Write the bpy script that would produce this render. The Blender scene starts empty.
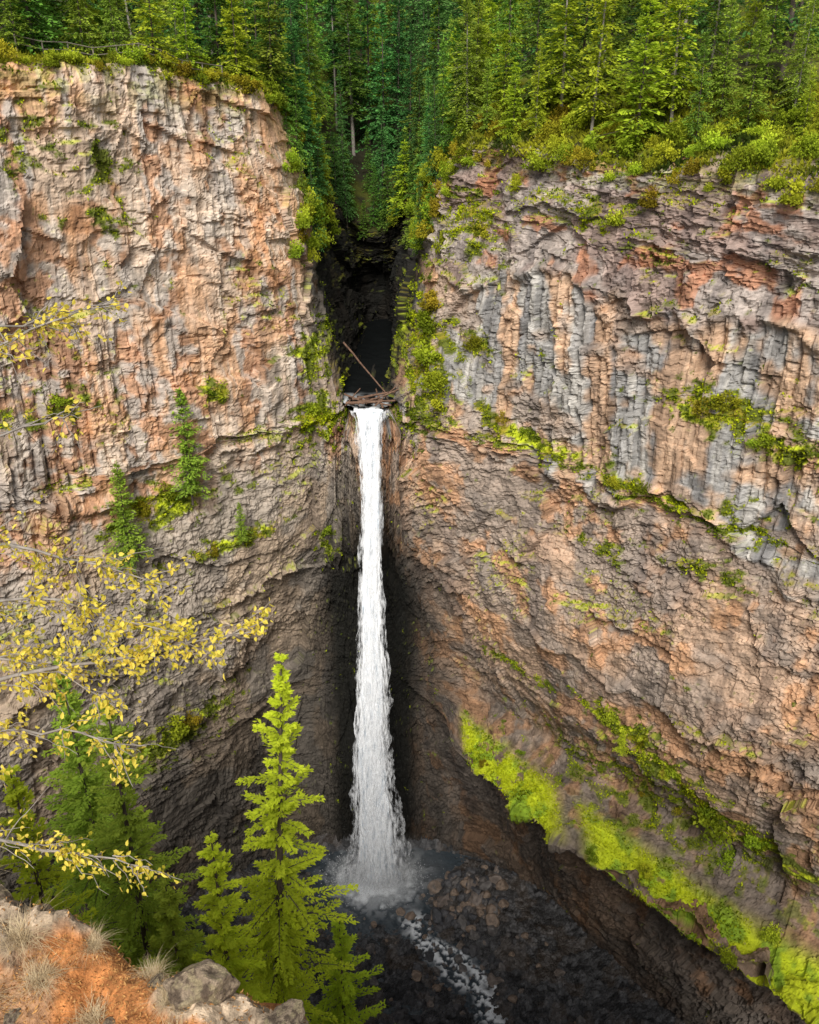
import bpy, bmesh, math, numpy as np
from mathutils import Vector
rng = np.random.default_rng(7)
scene = bpy.context.scene
COL = scene.collection

# ------------------------------------------------------------------ noise
def _h(ix, iy, iz, seed):
    n = (ix.astype(np.int64)*374761393 + iy.astype(np.int64)*668265263 + iz.astype(np.int64)*2147483647 + seed*1274126177) & 0xFFFFFFFF
    n = ((n ^ (n >> 13)) * 1274126177) & 0xFFFFFFFF
    n = ((n ^ (n >> 16)) * 2246822519) & 0xFFFFFFFF
    n = n ^ (n >> 15)
    return (n & 0xFFFFFF).astype(np.float64)/float(0xFFFFFF)
def vnoise(x, y, z, seed=0):
    ix, iy, iz = np.floor(x), np.floor(y), np.floor(z)
    fx, fy, fz = x-ix, y-iy, z-iz
    fx = fx*fx*(3-2*fx); fy = fy*fy*(3-2*fy); fz = fz*fz*(3-2*fz)
    def c(a, b, d): return _h(ix+a, iy+b, iz+d, seed)
    x00 = c(0,0,0)*(1-fx)+c(1,0,0)*fx; x10 = c(0,1,0)*(1-fx)+c(1,1,0)*fx
    x01 = c(0,0,1)*(1-fx)+c(1,0,1)*fx; x11 = c(0,1,1)*(1-fx)+c(1,1,1)*fx
    return (x00*(1-fy)+x10*fy)*(1-fz)+(x01*(1-fy)+x11*fy)*fz
def fbm(x, y, z, seed=0, o=4):
    s = 0; a = .5; t = 0
    for i in range(o):
        s = s+a*vnoise(x*2**i, y*2**i, z*2**i, seed+i*17); t += a; a *= .5
    return s/t
def cells(u, v, seed=0, jit=.85):
    iu, iv = np.floor(u), np.floor(v)
    f1 = np.full(u.shape, 9.); f2 = np.full(u.shape, 9.)
    cu = np.zeros(u.shape); cv = np.zeros(u.shape); du = np.zeros(u.shape); dv = np.zeros(u.shape)
    for a in (-1, 0, 1):
        for b in (-1, 0, 1):
            gu, gv = iu+a, iv+b
            z0 = np.zeros_like(gu)
            pu = gu+.5+jit*(_h(gu, gv, z0, seed)-.5); pv = gv+.5+jit*(_h(gu, gv, z0+1, seed)-.5)
            ex, ey = u-pu, v-pv
            d = np.sqrt(ex*ex+ey*ey)
            m = d < f1
            f2 = np.where(m, f1, np.minimum(f2, d))
            f1 = np.where(m, d, f1)
            cu = np.where(m, gu, cu); cv = np.where(m, gv, cv); du = np.where(m, ex, du); dv = np.where(m, ey, dv)
    z0 = np.zeros_like(cu)
    r = _h(cu, cv, z0+2, seed); gx = _h(cu, cv, z0+3, seed)-.5; gy = _h(cu, cv, z0+4, seed)-.5
    return (r-.5)+1.3*(du*gx+dv*gy), f2-f1, _h(cu, cv, z0+5, seed)
def w1(x, key, seed):
    """1-D jittered cells: id, signed offset, distance to the joint"""
    i = np.floor(x); b1 = np.full(x.shape, 9.); b2 = np.full(x.shape, 9.); idd = np.zeros(x.shape); off = np.zeros(x.shape)
    for a in (-1, 0, 1):
        p = i+a+.5+.85*(_h(i+a, key, key*0+7, seed)-.5); e = x-p; d = np.abs(e); m = d < b1
        b2 = np.where(m, b1, np.minimum(b2, d)); idd = np.where(m, i+a, idd); off = np.where(m, e, off); b1 = np.where(m, d, b1)
    return idd, off, b2-b1
def blocks(u, v, seed, tilt=1.2, ridge=0.0):
    """straight jointed blocks: continuous joints along v, staggered breaks along u"""
    z0 = np.zeros(u.shape)
    ia, oa, ea = w1(u, z0, seed)
    v2 = v+_h(ia, z0, z0+1, seed)*17.3
    ib, ob, eb = w1(v2, ia, seed+1)
    r = _h(ia, ib, z0+2, seed); gx = _h(ia, ib, z0+3, seed)-.5; gy = _h(ia, ib, z0+4, seed)-.5
    rc = _h(ia, z0, z0+9, seed)
    return (r-.5)*.65+(rc-.5)*.7+tilt*(oa*gx*1.6+ob*gy)-ridge*np.abs(oa), np.minimum(ea, eb), _h(ia, ib, z0+5, seed)*.6+rc*.4
def sst(x, a, b):
    t = np.clip((x-a)/(b-a), 0, 1); return t*t*(3-2*t)

# ------------------------------------------------------------------ mesh helpers
def np_mesh(name, V, F, mats=(), smooth=False, attrs=None):
    me = bpy.data.meshes.new(name)
    V = np.asarray(V, dtype=np.float32); F = np.asarray(F, dtype=np.int32)
    k = F.shape[1]
    me.vertices.add(len(V)); me.vertices.foreach_set("co", V.ravel())
    me.loops.add(F.size); me.loops.foreach_set("vertex_index", F.ravel())
    me.polygons.add(len(F)); me.polygons.foreach_set("loop_start", np.arange(0, F.size, k, dtype=np.int32))
    me.polygons.foreach_set("use_smooth", np.full(len(F), smooth))
    me.update(calc_edges=True)
    for m in mats: me.materials.append(m)
    if attrs:
        for n, A in attrs.items():
            a = me.attributes.new(n, 'FLOAT_COLOR', 'POINT')
            A = np.asarray(A, dtype=np.float32)
            if A.shape[1] == 3: A = np.concatenate([A, np.ones((len(A), 1), np.float32)], 1)
            a.data.foreach_set("color", A.ravel())
    return me
def add_obj(name, me, parent=None, loc=None):
    o = bpy.data.objects.new(name, me); COL.objects.link(o)
    if parent is not None: o.parent = parent
    if loc is not None: o.location = loc
    return o
def meta(o, label=None, category=None, group=None, kind=None):
    if label: o["label"] = label
    if category: o["category"] = category
    if group: o["group"] = group
    if kind: o["kind"] = kind
    return o
def clone(thing, loc, rotz=0, scale=1.0, tilt=(0, 0)):
    c = thing.copy(); COL.objects.link(c)
    c.location = loc; c.rotation_euler = (tilt[0], tilt[1], rotz)
    c.scale = scale if hasattr(scale, '__len__') else (scale,)*3
    for ch in thing.children:
        cc = ch.copy(); cc.parent = c; COL.objects.link(cc)
    return c
def grid_faces(nr, nc):
    i = np.arange(nr-1)[:, None]*nc+np.arange(nc-1)[None, :]
    return np.stack([i, i+1, i+nc+1, i+nc], -1).reshape(-1, 4)

# ------------------------------------------------------------------ materials
def new_mat(name):
    m = bpy.data.materials.new(name); m.use_nodes = True
    nt = m.node_tree; nt.nodes.clear()
    out = nt.nodes.new('ShaderNodeOutputMaterial')
    return m, nt, out
def N(nt, t, **kw):
    n = nt.nodes.new(t)
    for k, v in kw.items(): setattr(n, k, v)
    return n
def rock_attr_mat(name, detail=1.0, rough=.9, lo=.55, hi=1.4, bump=.6, scale=1.0):
    m, nt, out = new_mat(name); L = nt.links.new
    b = N(nt, 'ShaderNodeBsdfPrincipled'); b.inputs['Roughness'].default_value = rough
    b.inputs['Specular IOR Level'].default_value = .25
    at = N(nt, 'ShaderNodeAttribute', attribute_name='tint')
    tc = N(nt, 'ShaderNodeTexCoord')
    n1 = N(nt, 'ShaderNodeTexNoise'); n1.inputs['Scale'].default_value = 1.6*scale; n1.inputs['Detail'].default_value = 9; n1.inputs['Roughness'].default_value = .75
    L(tc.outputs['Object'], n1.inputs['Vector'])
    mr = N(nt, 'ShaderNodeMapRange'); mr.inputs['From Min'].default_value = .3; mr.inputs['From Max'].default_value = .7
    mr.inputs['To Min'].default_value = lo; mr.inputs['To Max'].default_value = hi
    L(n1.outputs['Fac'], mr.inputs['Value'])
    vm = N(nt, 'ShaderNodeVectorMath', operation='MULTIPLY')
    L(at.outputs['Color'], vm.inputs[0]); L(mr.outputs['Result'], vm.inputs[1])
    L(vm.outputs['Vector'], b.inputs['Base Color'])
    n2 = N(nt, 'ShaderNodeTexNoise'); n2.inputs['Scale'].default_value = 3.5*scale; n2.inputs['Detail'].default_value = 6; n2.inputs['Roughness'].default_value = .65
    L(tc.outputs['Object'], n2.inputs['Vector'])
    bp = N(nt, 'ShaderNodeBump'); bp.inputs['Strength'].default_value = bump; bp.inputs['Distance'].default_value = .25/scale
    L(n2.outputs['Fac'], bp.inputs['Height']); L(bp.outputs['Normal'], b.inputs['Normal'])
    L(b.outputs['BSDF'], out.inputs['Surface'])
    return m
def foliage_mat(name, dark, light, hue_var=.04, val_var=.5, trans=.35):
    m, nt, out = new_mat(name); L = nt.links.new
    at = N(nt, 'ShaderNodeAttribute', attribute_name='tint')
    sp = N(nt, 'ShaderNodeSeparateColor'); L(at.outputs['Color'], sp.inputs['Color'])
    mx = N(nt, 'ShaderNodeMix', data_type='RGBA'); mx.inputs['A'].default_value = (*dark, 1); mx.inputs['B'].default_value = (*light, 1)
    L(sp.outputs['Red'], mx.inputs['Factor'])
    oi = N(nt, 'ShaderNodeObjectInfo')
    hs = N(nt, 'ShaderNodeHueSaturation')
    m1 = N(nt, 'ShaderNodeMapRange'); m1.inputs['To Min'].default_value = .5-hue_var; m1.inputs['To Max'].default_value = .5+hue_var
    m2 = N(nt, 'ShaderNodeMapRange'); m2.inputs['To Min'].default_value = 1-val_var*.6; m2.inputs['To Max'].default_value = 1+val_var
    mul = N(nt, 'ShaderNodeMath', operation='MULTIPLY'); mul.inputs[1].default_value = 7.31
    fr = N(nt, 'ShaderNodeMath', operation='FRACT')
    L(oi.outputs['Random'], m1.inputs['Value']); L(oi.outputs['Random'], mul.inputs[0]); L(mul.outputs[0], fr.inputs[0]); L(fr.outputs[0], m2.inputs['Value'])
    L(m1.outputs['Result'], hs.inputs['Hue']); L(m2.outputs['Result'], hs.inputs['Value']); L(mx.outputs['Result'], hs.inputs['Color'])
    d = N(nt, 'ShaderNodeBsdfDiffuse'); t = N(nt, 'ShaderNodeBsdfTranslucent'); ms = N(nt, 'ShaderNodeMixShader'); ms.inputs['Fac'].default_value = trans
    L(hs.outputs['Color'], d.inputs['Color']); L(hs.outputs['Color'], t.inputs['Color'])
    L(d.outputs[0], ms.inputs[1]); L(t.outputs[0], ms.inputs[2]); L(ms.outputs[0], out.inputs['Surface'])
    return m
def simple_noise_mat(name, c1, c2, scale=3, stretch=(1, 1, 1), rough=.85, bump=.3, dist=.05):
    m, nt, out = new_mat(name); L = nt.links.new
    b = N(nt, 'ShaderNodeBsdfPrincipled'); b.inputs['Roughness'].default_value = rough; b.inputs['Specular IOR Level'].default_value = .25
    tc = N(nt, 'ShaderNodeTexCoord'); mp = N(nt, 'ShaderNodeMapping'); mp.inputs['Scale'].default_value = stretch
    n1 = N(nt, 'ShaderNodeTexNoise'); n1.inputs['Scale'].default_value = scale; n1.inputs['Detail'].default_value = 8; n1.inputs['Roughness'].default_value = .65
    L(tc.outputs['Object'], mp.inputs['Vector']); L(mp.outputs['Vector'], n1.inputs['Vector'])
    cr = N(nt, 'ShaderNodeValToRGB'); cr.color_ramp.elements[0].position = .32; cr.color_ramp.elements[1].position = .68
    cr.color_ramp.elements[0].color = (*c1, 1); cr.color_ramp.elements[1].color = (*c2, 1)
    L(n1.outputs['Fac'], cr.inputs['Fac']); L(cr.outputs['Color'], b.inputs['Base Color'])
    bp = N(nt, 'ShaderNodeBump'); bp.inputs['Strength'].default_value = bump; bp.inputs['Distance'].default_value = dist
    L(n1.outputs['Fac'], bp.inputs['Height']); L(bp.outputs['Normal'], b.inputs['Normal'])
    L(b.outputs['BSDF'], out.inputs['Surface'])
    return m
M_rock = rock_attr_mat('cliff_rock', lo=.66, hi=1.32, bump=.4)
M_near = rock_attr_mat('ledge_soil', scale=9, bump=1.0, lo=.35, hi=1.7)
M_bark = simple_noise_mat('bark', (.05, .038, .03), (.14, .11, .09), 6, (1, 1, .3))
M_greybark = simple_noise_mat('grey_bark', (.14, .12, .10), (.36, .32, .28), 12, (1, 1, .4))
M_log = simple_noise_mat('log_wood', (.07, .04, .028), (.22, .13, .085), 4)
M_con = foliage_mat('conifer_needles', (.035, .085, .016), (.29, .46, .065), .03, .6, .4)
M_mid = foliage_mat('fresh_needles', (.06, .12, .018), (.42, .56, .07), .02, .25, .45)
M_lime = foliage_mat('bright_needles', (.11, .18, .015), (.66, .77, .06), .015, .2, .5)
M_dark = foliage_mat('dark_needles', (.018, .055, .02), (.16, .35, .085), .02, .45)  # darker green needle tone for some of the conifers
M_shrub = foliage_mat('shrub_leaves', (.07, .10, .01), (.50, .50, .035), .05, .5, .4)
M_yel = foliage_mat('autumn_leaves', (.45, .42, .04), (1.0, .82, .15), .0, .0, .5)
M_moss = foliage_mat('moss_leaves', (.09, .13, .008), (.58, .64, .02), .0, .0, .3)
M_straw = simple_noise_mat('dry_grass', (.36, .25, .13), (.62, .50, .31), 14)
M_litter = foliage_mat('leaf_litter', (.16, .06, .02), (.66, .36, .13), .0, .0, .1)

# ------------------------------------------------------------------ canyon loft
def P(*a): return np.array(a, dtype=float)
P0 = P((-260,140,60),(-220,180,62),(-170,220,64),(-120,250,66),(-80,270,66),(-50,280,66),(-30,285,66),(-10,290,66),(10,290,66),(30,288,66),(55,284,66),(80,275,66),(120,255,66),(165,225,66),(210,180,64),(250,120,62),(280,60,60))
P1 = P((-110,70,5),(-85,95,5),(-62,108,5),(-42,115,5),(-30,118,4),(-24,124,2),(-18,132,0),(-9,145,-3),(0,145,-3),(8,134,0),(14,124,3),(22,112,3.5),(38,100,4),(55,88,4),(75,70,4),(100,50,4),(130,20,4))
R = P((-75,30,1.6),(-50,46,1.6),(-32,62,1.4),(-20,73,1.2),(-12,80.5,-.4),(-11,86,-3),(-10.5,97,-8),(-7,112,-16),(-1.8,112,-16),(2.4,97,-8),(3.5,87,-5.5),(4.5,80.5,-5),(14,69,-5.3),(25,56.5,-5.3),(40,41,-6),(60,20,-6),(80,-5,-6))
P15 = R*.78+P1*.22
P15[:, 2] = [2.4,2.4,2.2,2.0,1.2,-1,-4,-12,-12,-4,-1.5,-.6,-.4,-.4,-.5,-1,-1]
def mid(z, slot, base=R, **kw):
    A = base.copy(); A[:, 2] = z
    A[4:12, :2] = slot
    return A
W1 = mid(-12, [(-10.8,81.3),(-9.3,86),(-9,97),(-6.5,113),(-2,113),(.8,97),(1.4,86),(3.0,81.5)])
W1[6:10, 2] = (-12.5, -18.5, -18.5, -12.5)
W2 = mid(-20, [(-9.8,82),(-8.2,86),(-7.6,95),(-6.6,113),(-3.2,115),(-1.6,99),(-.5,86),(1.4,82.3)]); W2[7:9, 2] = -21
W2b = mid(-22, [(-9.6,82),(-8.0,86),(-7.6,96),(-6.6,115),(-3,117),(-1.6,101),(-.5,86),(1.3,82.4)]); W2b[7:9, 2] = -23
W3 = mid(-29.3, [(-9,82.2),(-6.6,82.4),(-6.9,96),(-6.2,116),(-2.6,118),(-1.6,100),(-1.5,82.6),(.8,82.6)])
W4 = mid(-30.6, [(-9.2,82.2),(-7.8,82.8),(-6.6,82.6),(-5.4,82.2),(-2.9,82.2),(-1.8,82.6),(-.8,82.9),(.8,82.5)])
W5 = mid(-45, [(-11,82.5),(-9,84.5),(-7,85.5),(-5,86),(-3,86),(-1.5,85.5),(0,84.5),(2.3,81.8)])
W6 = mid(-57, [(-15,85),(-11.5,87.5),(-8,88.5),(-5,89),(-2,89),(0,88.2),(2.5,86),(6,83)])
W6[3,:2]=(-22,75.5); W6[2,:2]=(-33,62); W6[12,:2]=(15.5,71); W6[13,:2]=(26.5,58.5); W6[14,:2]=(42,43)
W7 = W6.copy(); W7[:,2] = -64; W7[10:15,:2] = [(3.5,86.8),(8.8,83.4),(17.4,72.6),(28.8,60.2),(44.5,44.5)]
W8 = W7.copy(); W8[:,2] = -66.6; W8[4,:2]=(-16,86.5); W8[10:15,:2] = [(3.5,84.5),(4.4,77.4),(11.2,67.3),(23.8,52.7),(39.8,36.8)]; W8[11,2] = -67.6; W8[10,2] = -68
W9 = W8.copy(); W9[:,2] = -68.9; W9[10:15,:2] = [(4,86),(7.6,80.8),(15.4,71.8),(28.0,57.0),(44,41)]; W9[10:12,2] = -70
W10 = W9.copy(); W10[:,2] = -93; W10[:,:2] = [(-70,28),(-47,42),(-32,61),(-24,75),(-16.5,84),(-12,85.5),(-8,86),(-5,86),(-2,86),(3,86),(8.5,84.5),(14,81.5),(19,76),(25,62),(40,45),(60,20),(80,-5)]
levels = [P0,P1,P15,R,W1,W2,W2b,W3,W4,W5,W6,W7,W8,W9,W10]
rowsN  = [22,60,60,96,64,20,56,36,112,92,54,58,26,124]
Tlen   = [200,40,9,12,8,3,7.3,3,14.4,12,7,7,3,23]
colsN = [12,210,126,88,40,56,60,30,60,50,44,126,134,176,14,8]
su = np.concatenate([np.arange(n)/n+k for k, n in enumerate(colsN)]+[[16.0]])
tau = np.concatenate([np.arange(n)/n+k for k, n in enumerate(rowsN)]+[[float(len(levels)-1)]])
Tcum = np.concatenate([[0], np.cumsum(Tlen)])
LV = np.array(levels)
k0 = np.minimum(su.astype(int), 15); fk = (su-k0)[None, :, None]
LVs = LV[:, k0]*(1-fk)+LV[:, k0+1]*fk
l0 = np.minimum(tau.astype(int), len(levels)-2); fl = (tau-l0)[:, None, None]
G = LVs[l0]*(1-fl)+LVs[l0+1]*fl
def smooth_ax(A, sig, ax):
    r = int(sig*2.5)+1; ks = np.exp(-.5*(np.arange(-r, r+1)/sig)**2); ks /= ks.sum()
    pad = [(0, 0)]*A.ndim; pad[ax] = (r, r)
    B = np.pad(A, pad, mode='reflect', reflect_type='odd'); out = np.zeros_like(A)
    for i, w in enumerate(ks):
        sl = [slice(None)]*A.ndim; sl[ax] = slice(i, i+A.shape[ax]); out += w*B[tuple(sl)]
    return out
G = smooth_ax(G, 7, 1); G = smooth_ax(G, 3.0, 0)
nr, nc = G.shape[:2]
S1 = np.concatenate([[0], np.cumsum(np.linalg.norm(np.diff((LVs[4]*.6+LVs[9]*.4)[:, :2], axis=0), axis=1))])
T1 = Tcum[l0]+(tau-l0)*np.array(Tlen)[l0]
S = np.broadcast_to(S1[None, :], (nr, nc)); T = np.broadcast_to(T1[:, None], (nr, nc))
def normals(G):
    gs = np.gradient(G, axis=1); gt = np.gradient(G, axis=0)
    n = np.cross(gt, gs); n /= np.linalg.norm(n, axis=2, keepdims=True)+1e-9
    return n
Nn = normals(G)
ii = int(sum(rowsN[:4])+10); jj = 120
FLIP = bool(Nn[ii, jj, 1] > 0)
if FLIP: Nn = -Nn
X, Y, Z = G[..., 0], G[..., 1], G[..., 2]
left = 1-sst(X, -6, -3)
wall = sst(tau, 2.9, 3.15)[:, None]*np.ones((1, nc))
taug = np.broadcast_to(tau[:, None], (nr, nc))
O0 = S*0
warp = (fbm(S/14, T/14, O0, 3, 2)-.5)
bn = fbm(S/4.5, T/6, O0, 4, 3)-.5
Zw = Z+warp*4+bn*6.5+(fbm(S/1.5, T/1.5, O0, 5, 3)-.5)*3
jx = (fbm(S/3.0, T/3.0, O0, 8, 3)-.5); jy = (fbm(S/3.0, T/3.0, O0, 9, 3)-.5)
Sc = S+(fbm(S/12, T/20, O0, 10, 2)-.5)*1.2+jx*.2; Tc = T+jy*.8
Sw = S+jx*1.1; Tw = T+jy*1.1
big, _, rb = cells(Sw/6.5, Tw/7, 11)
cc_, e_cc, rcc = cells(Sw/2.6, Tw/2.2, 19)
mdm, e_m, r_m = blocks(Sc/2.7, Tc/5, 12)
col, e_c, r_c = blocks(Sc/.85, Tc/2.8, 13, 1.0, .9)
cl2, e_c2, r_c2 = blocks(Sc/.42, Tc/.8, 14)
cl3, e_c3, r_c3 = cells(Sw/.34, Tw/.28, 18)
blk, e_b, r_b = blocks((Tw-.2*Sw)/.85, (Sw+.12*Tw)/1.15, 15)
ang = np.where(X > -3, .34, -.26)
ua = Sw*np.cos(ang)-Tw*np.sin(ang); va = Sw*np.sin(ang)+Tw*np.cos(ang)
slb, e_s, r_s = blocks(va/.70, ua/1.2, 16)
sl2, e_s2, r_s2 = cells(ua/.58, va/.32, 17)
zc = sst(Zw, -31.5, -30)*(1-sst(Zw, -15.5, -14.0))
zt = sst(Zw, -15.5, -14.0)
zb = 1-sst(Zw, -31.5, -30)
lb = fbm(S/11, T/9, O0, 21, 3)
brkz = sst(fbm(S/6, T/4, O0, 23, 3), .54, .60)*(1-left)
zb = np.clip(zb+.8*zc*brkz, 0, 1); zc = np.clip(zc*(1-.8*brkz), 0, 1); zt = np.clip(1-zc-zb, 0, 1)
zcl = zc*(1-left)+left*sst(lb, .48, .56)*(1-.75*zb)
ztl = zt*(1-left)+left*(1-sst(lb, .48, .56))*(1-.75*zb)
zbl = np.clip(1-zcl-ztl, 0, 1)
crack = lambda e, w: 1-sst(e, 0, w)
relv = .45+.75*sst(fbm(S/7, T/7, O0, 24, 2), .3, .7)
D = (fbm(X/13, Y/13, Z/16, 31, 3)-.5)*3.0 + big*.85 + mdm*.36*(1-.7*zbl)+cc_*.38*(1-.5*zcl)
D = D + relv*(zcl*(col*.40+cl2*.14-crack(e_c, .09)*.15) + ztl*(blk*.34+cl2*.13-crack(e_b, .09)*.10) + zbl*(slb*.28+sl2*.24-crack(e_s, .09)*.08)+cl3*.11)
brk = (rcc-.3)
led = np.exp(-((Z+30.5+warp*4+bn*6.5+jy*2)/.8)**2)*(.35+.6*brk) + np.exp(-((Z+14.6+warp*4+bn*6+jy*2)/.5)**2)*(.4+.5*brk)*(1-left)+np.exp(-((Z+48+warp*4+bn*4+jy*3)/.7)**2)*brk
led = led + np.exp(-((Z+10.0+warp*3+jy*2)/.35)**2)*brk*.6*(1-left)+np.exp(-((Z+19+warp*4+jy*3)/.4)**2)*brk*.6*left
D = D + led
lg_ = sst(taug, 11.3, 12.0)*(1-sst(taug, 12.9, 13.4))*sst(X, 4, 7)
D = D + lg_*((fbm(S/6, O0, O0, 35, 3)-.5)*3.6+(fbm(S/1.8, T/2, O0, 36, 3)-.5)*1.8)
D = D - 1.6*sst(taug, 11.5, 12.0)*(1-sst(taug, 12.6, 13.2))*np.exp(-((X-16.0)/1.3)**2)
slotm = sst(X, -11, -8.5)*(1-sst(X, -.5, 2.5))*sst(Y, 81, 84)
D = D*wall*(1-.2*slotm*sst(Z, -32, -28))
D[:, :3] = 0
low = sst(Z, -93, -89)
D = D*(.4+.6*low)
Gd = G+Nn*D[..., None]
pl = (1-wall)
Gd[..., 2] += pl*((fbm(X/7, Y/7, X*0, 41, 4)-.5)*2.2*sst(tau, 1.0, 2.2)[:, None]+(fbm(X/.9, Y/.9, X*0, 43, 2)-.5)*.5)
N2 = normals(Gd)
if FLIP: N2 = -N2
up = N2[..., 2]
Xd, Yd, Zd = Gd[..., 0], Gd[..., 1], Gd[..., 2]
# ---- colour
def lerp(a, b, t): return a*(1-t[..., None])+b*t[..., None]
def c3(*c): return np.array(c, dtype=float)[None, None, :]*np.ones((nr, nc, 1))
st1 = fbm(Sc/.6, T/10, O0, 51, 4); st2 = fbm(Sc/2.2, T/18, O0, 52, 4); pa = fbm(S/5, T/5, O0, 53, 5); pb = fbm(S/2.2, T/2.6, O0, 54, 4)
pc = fbm(S/8, T/4.5, O0, 55, 4); pd = fbm(S/1.0, T/1.2, O0, 56, 4)
CL = lerp(c3(.57,.425,.31), c3(.61,.375,.225), sst(pa, .42, .60))
CL = lerp(CL, c3(.43,.385,.34), sst(pb*.4+st2*.6, .48, .56)*.85)
CL = lerp(CL, c3(.62,.52,.42), sst(st1*.5+pc*.5, .50, .62)*.7)
CL = lerp(CL, c3(.64,.30,.13), sst(pd*.4+pa*.3+st2*.3, .53, .61)*.65)
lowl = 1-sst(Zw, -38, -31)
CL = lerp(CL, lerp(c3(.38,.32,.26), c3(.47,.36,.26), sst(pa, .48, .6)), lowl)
CT = lerp(c3(.34,.25,.21), c3(.42,.355,.31), sst(pa, .44, .56)); CT = lerp(CT, c3(.54,.23,.11), sst(pb, .57, .67)*.75)
CC = lerp(c3(.48,.45,.405), c3(.335,.32,.30), sst(st1, .42, .58)); CC = lerp(CC, c3(.58,.36,.21), sst(st2*.55+pb*.45, .47, .57)*.8)
CB = lerp(c3(.52,.36,.25), c3(.38,.30,.24), sst(pa, .42, .56)); CB = lerp(CB, c3(.60,.32,.16), sst(pb, .52, .63)*.7)
CB = lerp(CB, c3(.30,.25,.21), sst(pc, .52, .62)*.65)
CR = CT*zt[..., None]+CC*zc[..., None]+CB*zb[..., None]
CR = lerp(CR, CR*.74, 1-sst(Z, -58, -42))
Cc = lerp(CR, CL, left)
fr = (r_m-.5)*.20+(zcl*(r_c-.5)+ztl*(r_b-.5)+zbl*(r_s-.5))*.48+(r_c2-.5)*.20*(1-zbl)+(r_s2-.5)*.28*zbl+(r_c3-.5)*.16
Cc = Cc*(1+fr[..., None]*.8)
stain = sst(fbm(Sc/1.1, T/14, O0, 57, 4), .54, .68)*.52
Cc = Cc*(1-stain[..., None]*c3(.60,.60,.56))
blot = sst(pd, .55, .70)*.34
Cc = Cc*(1-blot[..., None])
crk = np.clip(zcl*crack(e_c, .07)+ztl*crack(e_b, .07)+zbl*crack(e_s, .08)*.8+.35*crack(e_c3, .10)+.3*crack(e_m, .04), 0, 1)
Cc = Cc*(1-.34*crk[..., None])
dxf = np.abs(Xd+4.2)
wet = np.clip((1-sst(Z, -56, -32))*(1-sst(dxf, 4, 12)) + (1-sst(Z, -74, -50+warp*8))*np.where(X < 3, 1.1, .5) + slotm*sst(Z, -31, -27)*.55*(1-sst(Z,-18,-6)), 0, 1)  # wet rock by the falls, plus alcove and slot shade put into the colour
wet = np.maximum(wet, (1-sst(Z, -86, -67.2))*.85)  # same darkening carried on below the ledge
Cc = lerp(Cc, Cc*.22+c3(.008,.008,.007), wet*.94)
slot_shade = slotm*sst(Y, 83, 87)*(1-sst(Z, -15, -6))  # gloom inside the slot, painted into the rock colour
Cc = lerp(Cc, c3(.009,.009,.007), slot_shade*.97)
patches = [(10.4,-28.5,4.2,1.0,1),(7,-27,2,.8,.8),(5.8,-21.4,1.6,1.6,.7),(1.5,-24,2.2,6,.9),(21.7,-21.5,2.6,1.4,1),(25.2,-23,1.8,1,1),(18.5,-29.5,3.2,1,.8),(10.9,-55,3,.8,.8),
 (19.5,-53.5,3,1.2,1.05),(23,-56,3,1.3,1.05),(26.5,-58,3,1.3,1.05),(31,-60,4,1.4,1.05),(-23,-7.4,1.6,4,.7),(-27,-4,1.5,3,.55),(-17.2,-25,1.3,1,1),(-22,-34.2,3.5,1.6,1),(-9.5,-23.5,1.6,2.5,.8),
 (-9,-30,2,3,.9),(-17.2,-40,4.5,.8,.9),(-9,-45,1.3,2.4,.7),(-27.4,-23.3,3,1.2,.8),(-25,-61,4,2,.9),(15,-9,2,1.6,.6),(5,-11,2,3,.7),(28,-10,2,2,.6),(22,-62,7,2,.65),
 (16,-36,2,1,.6),(22,-34,2.5,.9,.65),(24,-29,2,1.5,.6),(12,-20,1,1.2,.5)]
moss = np.zeros((nr, nc))
mn = fbm(S/.9, T/.7, O0, 61, 4)
for (px, pz, rx, rz, s) in patches:
    moss = np.maximum(moss, s*np.exp(-.5*(((X-px)/rx)**2+((Z-pz)/rz)**2)))
moss = moss*(Y < 95)
moss = sst(moss+(mn-.5)*1.8+np.clip(up, -.2, .6)*.35, .55, .82)
general = sst(up, .40, .7)*sst(fbm(S/4, T/4, O0, 63, 3), .52, .60)*wall*sst(Z, -64, -58)*(1-.9*wet)
ledm = fbm(S/2.2, T/1.6, O0, 64, 4)
ledge = sst(taug, 11.30, 11.6)*(1-sst(taug, 12.15, 12.45))*sst(X, 5.0, 6.5)*sst(ledm*.6+mn*.4+.25*(up-.4), .36, .45)
ledge = ledge*(1-.95*np.exp(-((X-16.0)/1.2)**2))
below = sst(taug, 10.2, 10.8)*(1-sst(taug, 11.2, 11.4))*sst(X, 12, 18)*sst(mn, .50, .58)*.7
rimm = sst(taug, 2.7, 2.95)*(1-sst(taug, 3.0, 3.35))*sst(mn, .42, .55)*.8
moss = np.clip(np.maximum.reduce([moss, general*.7, ledge, below, rimm*.7]), 0, 1)
Cm = lerp(c3(.28,.23,.02), c3(.44,.50,.02), sst(pb, .42, .58)); Cm = lerp(Cm, c3(.12,.14,.02), sst(mn, .5, .62)*(1-.7*ledge))
Cm = lerp(Cm, lerp(c3(.52,.60,.02), c3(.22,.36,.03), sst(pb*.5+pd*.5, .49, .59)), ledge*.8)
Cc = lerp(Cc, Cm, moss)
soil = lerp(c3(.055,.05,.02), c3(.15,.16,.02), sst(fbm(X/2.5, Y/2.5, X*0, 65, 3), .45, .6))
soil = lerp(soil, c3(.40,.30,.20), (left*np.exp(-((taug-2.93)/.10)**2))*sst(mn, .4, .5))
Cc = lerp(soil, Cc, sst(taug, 2.8, 2.98))
slopedark = sst(X, -11, -9)*(1-sst(X, 1, 3))*sst(Y, 90, 96)*(1-sst(taug, 2.9, 3.4))
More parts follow.
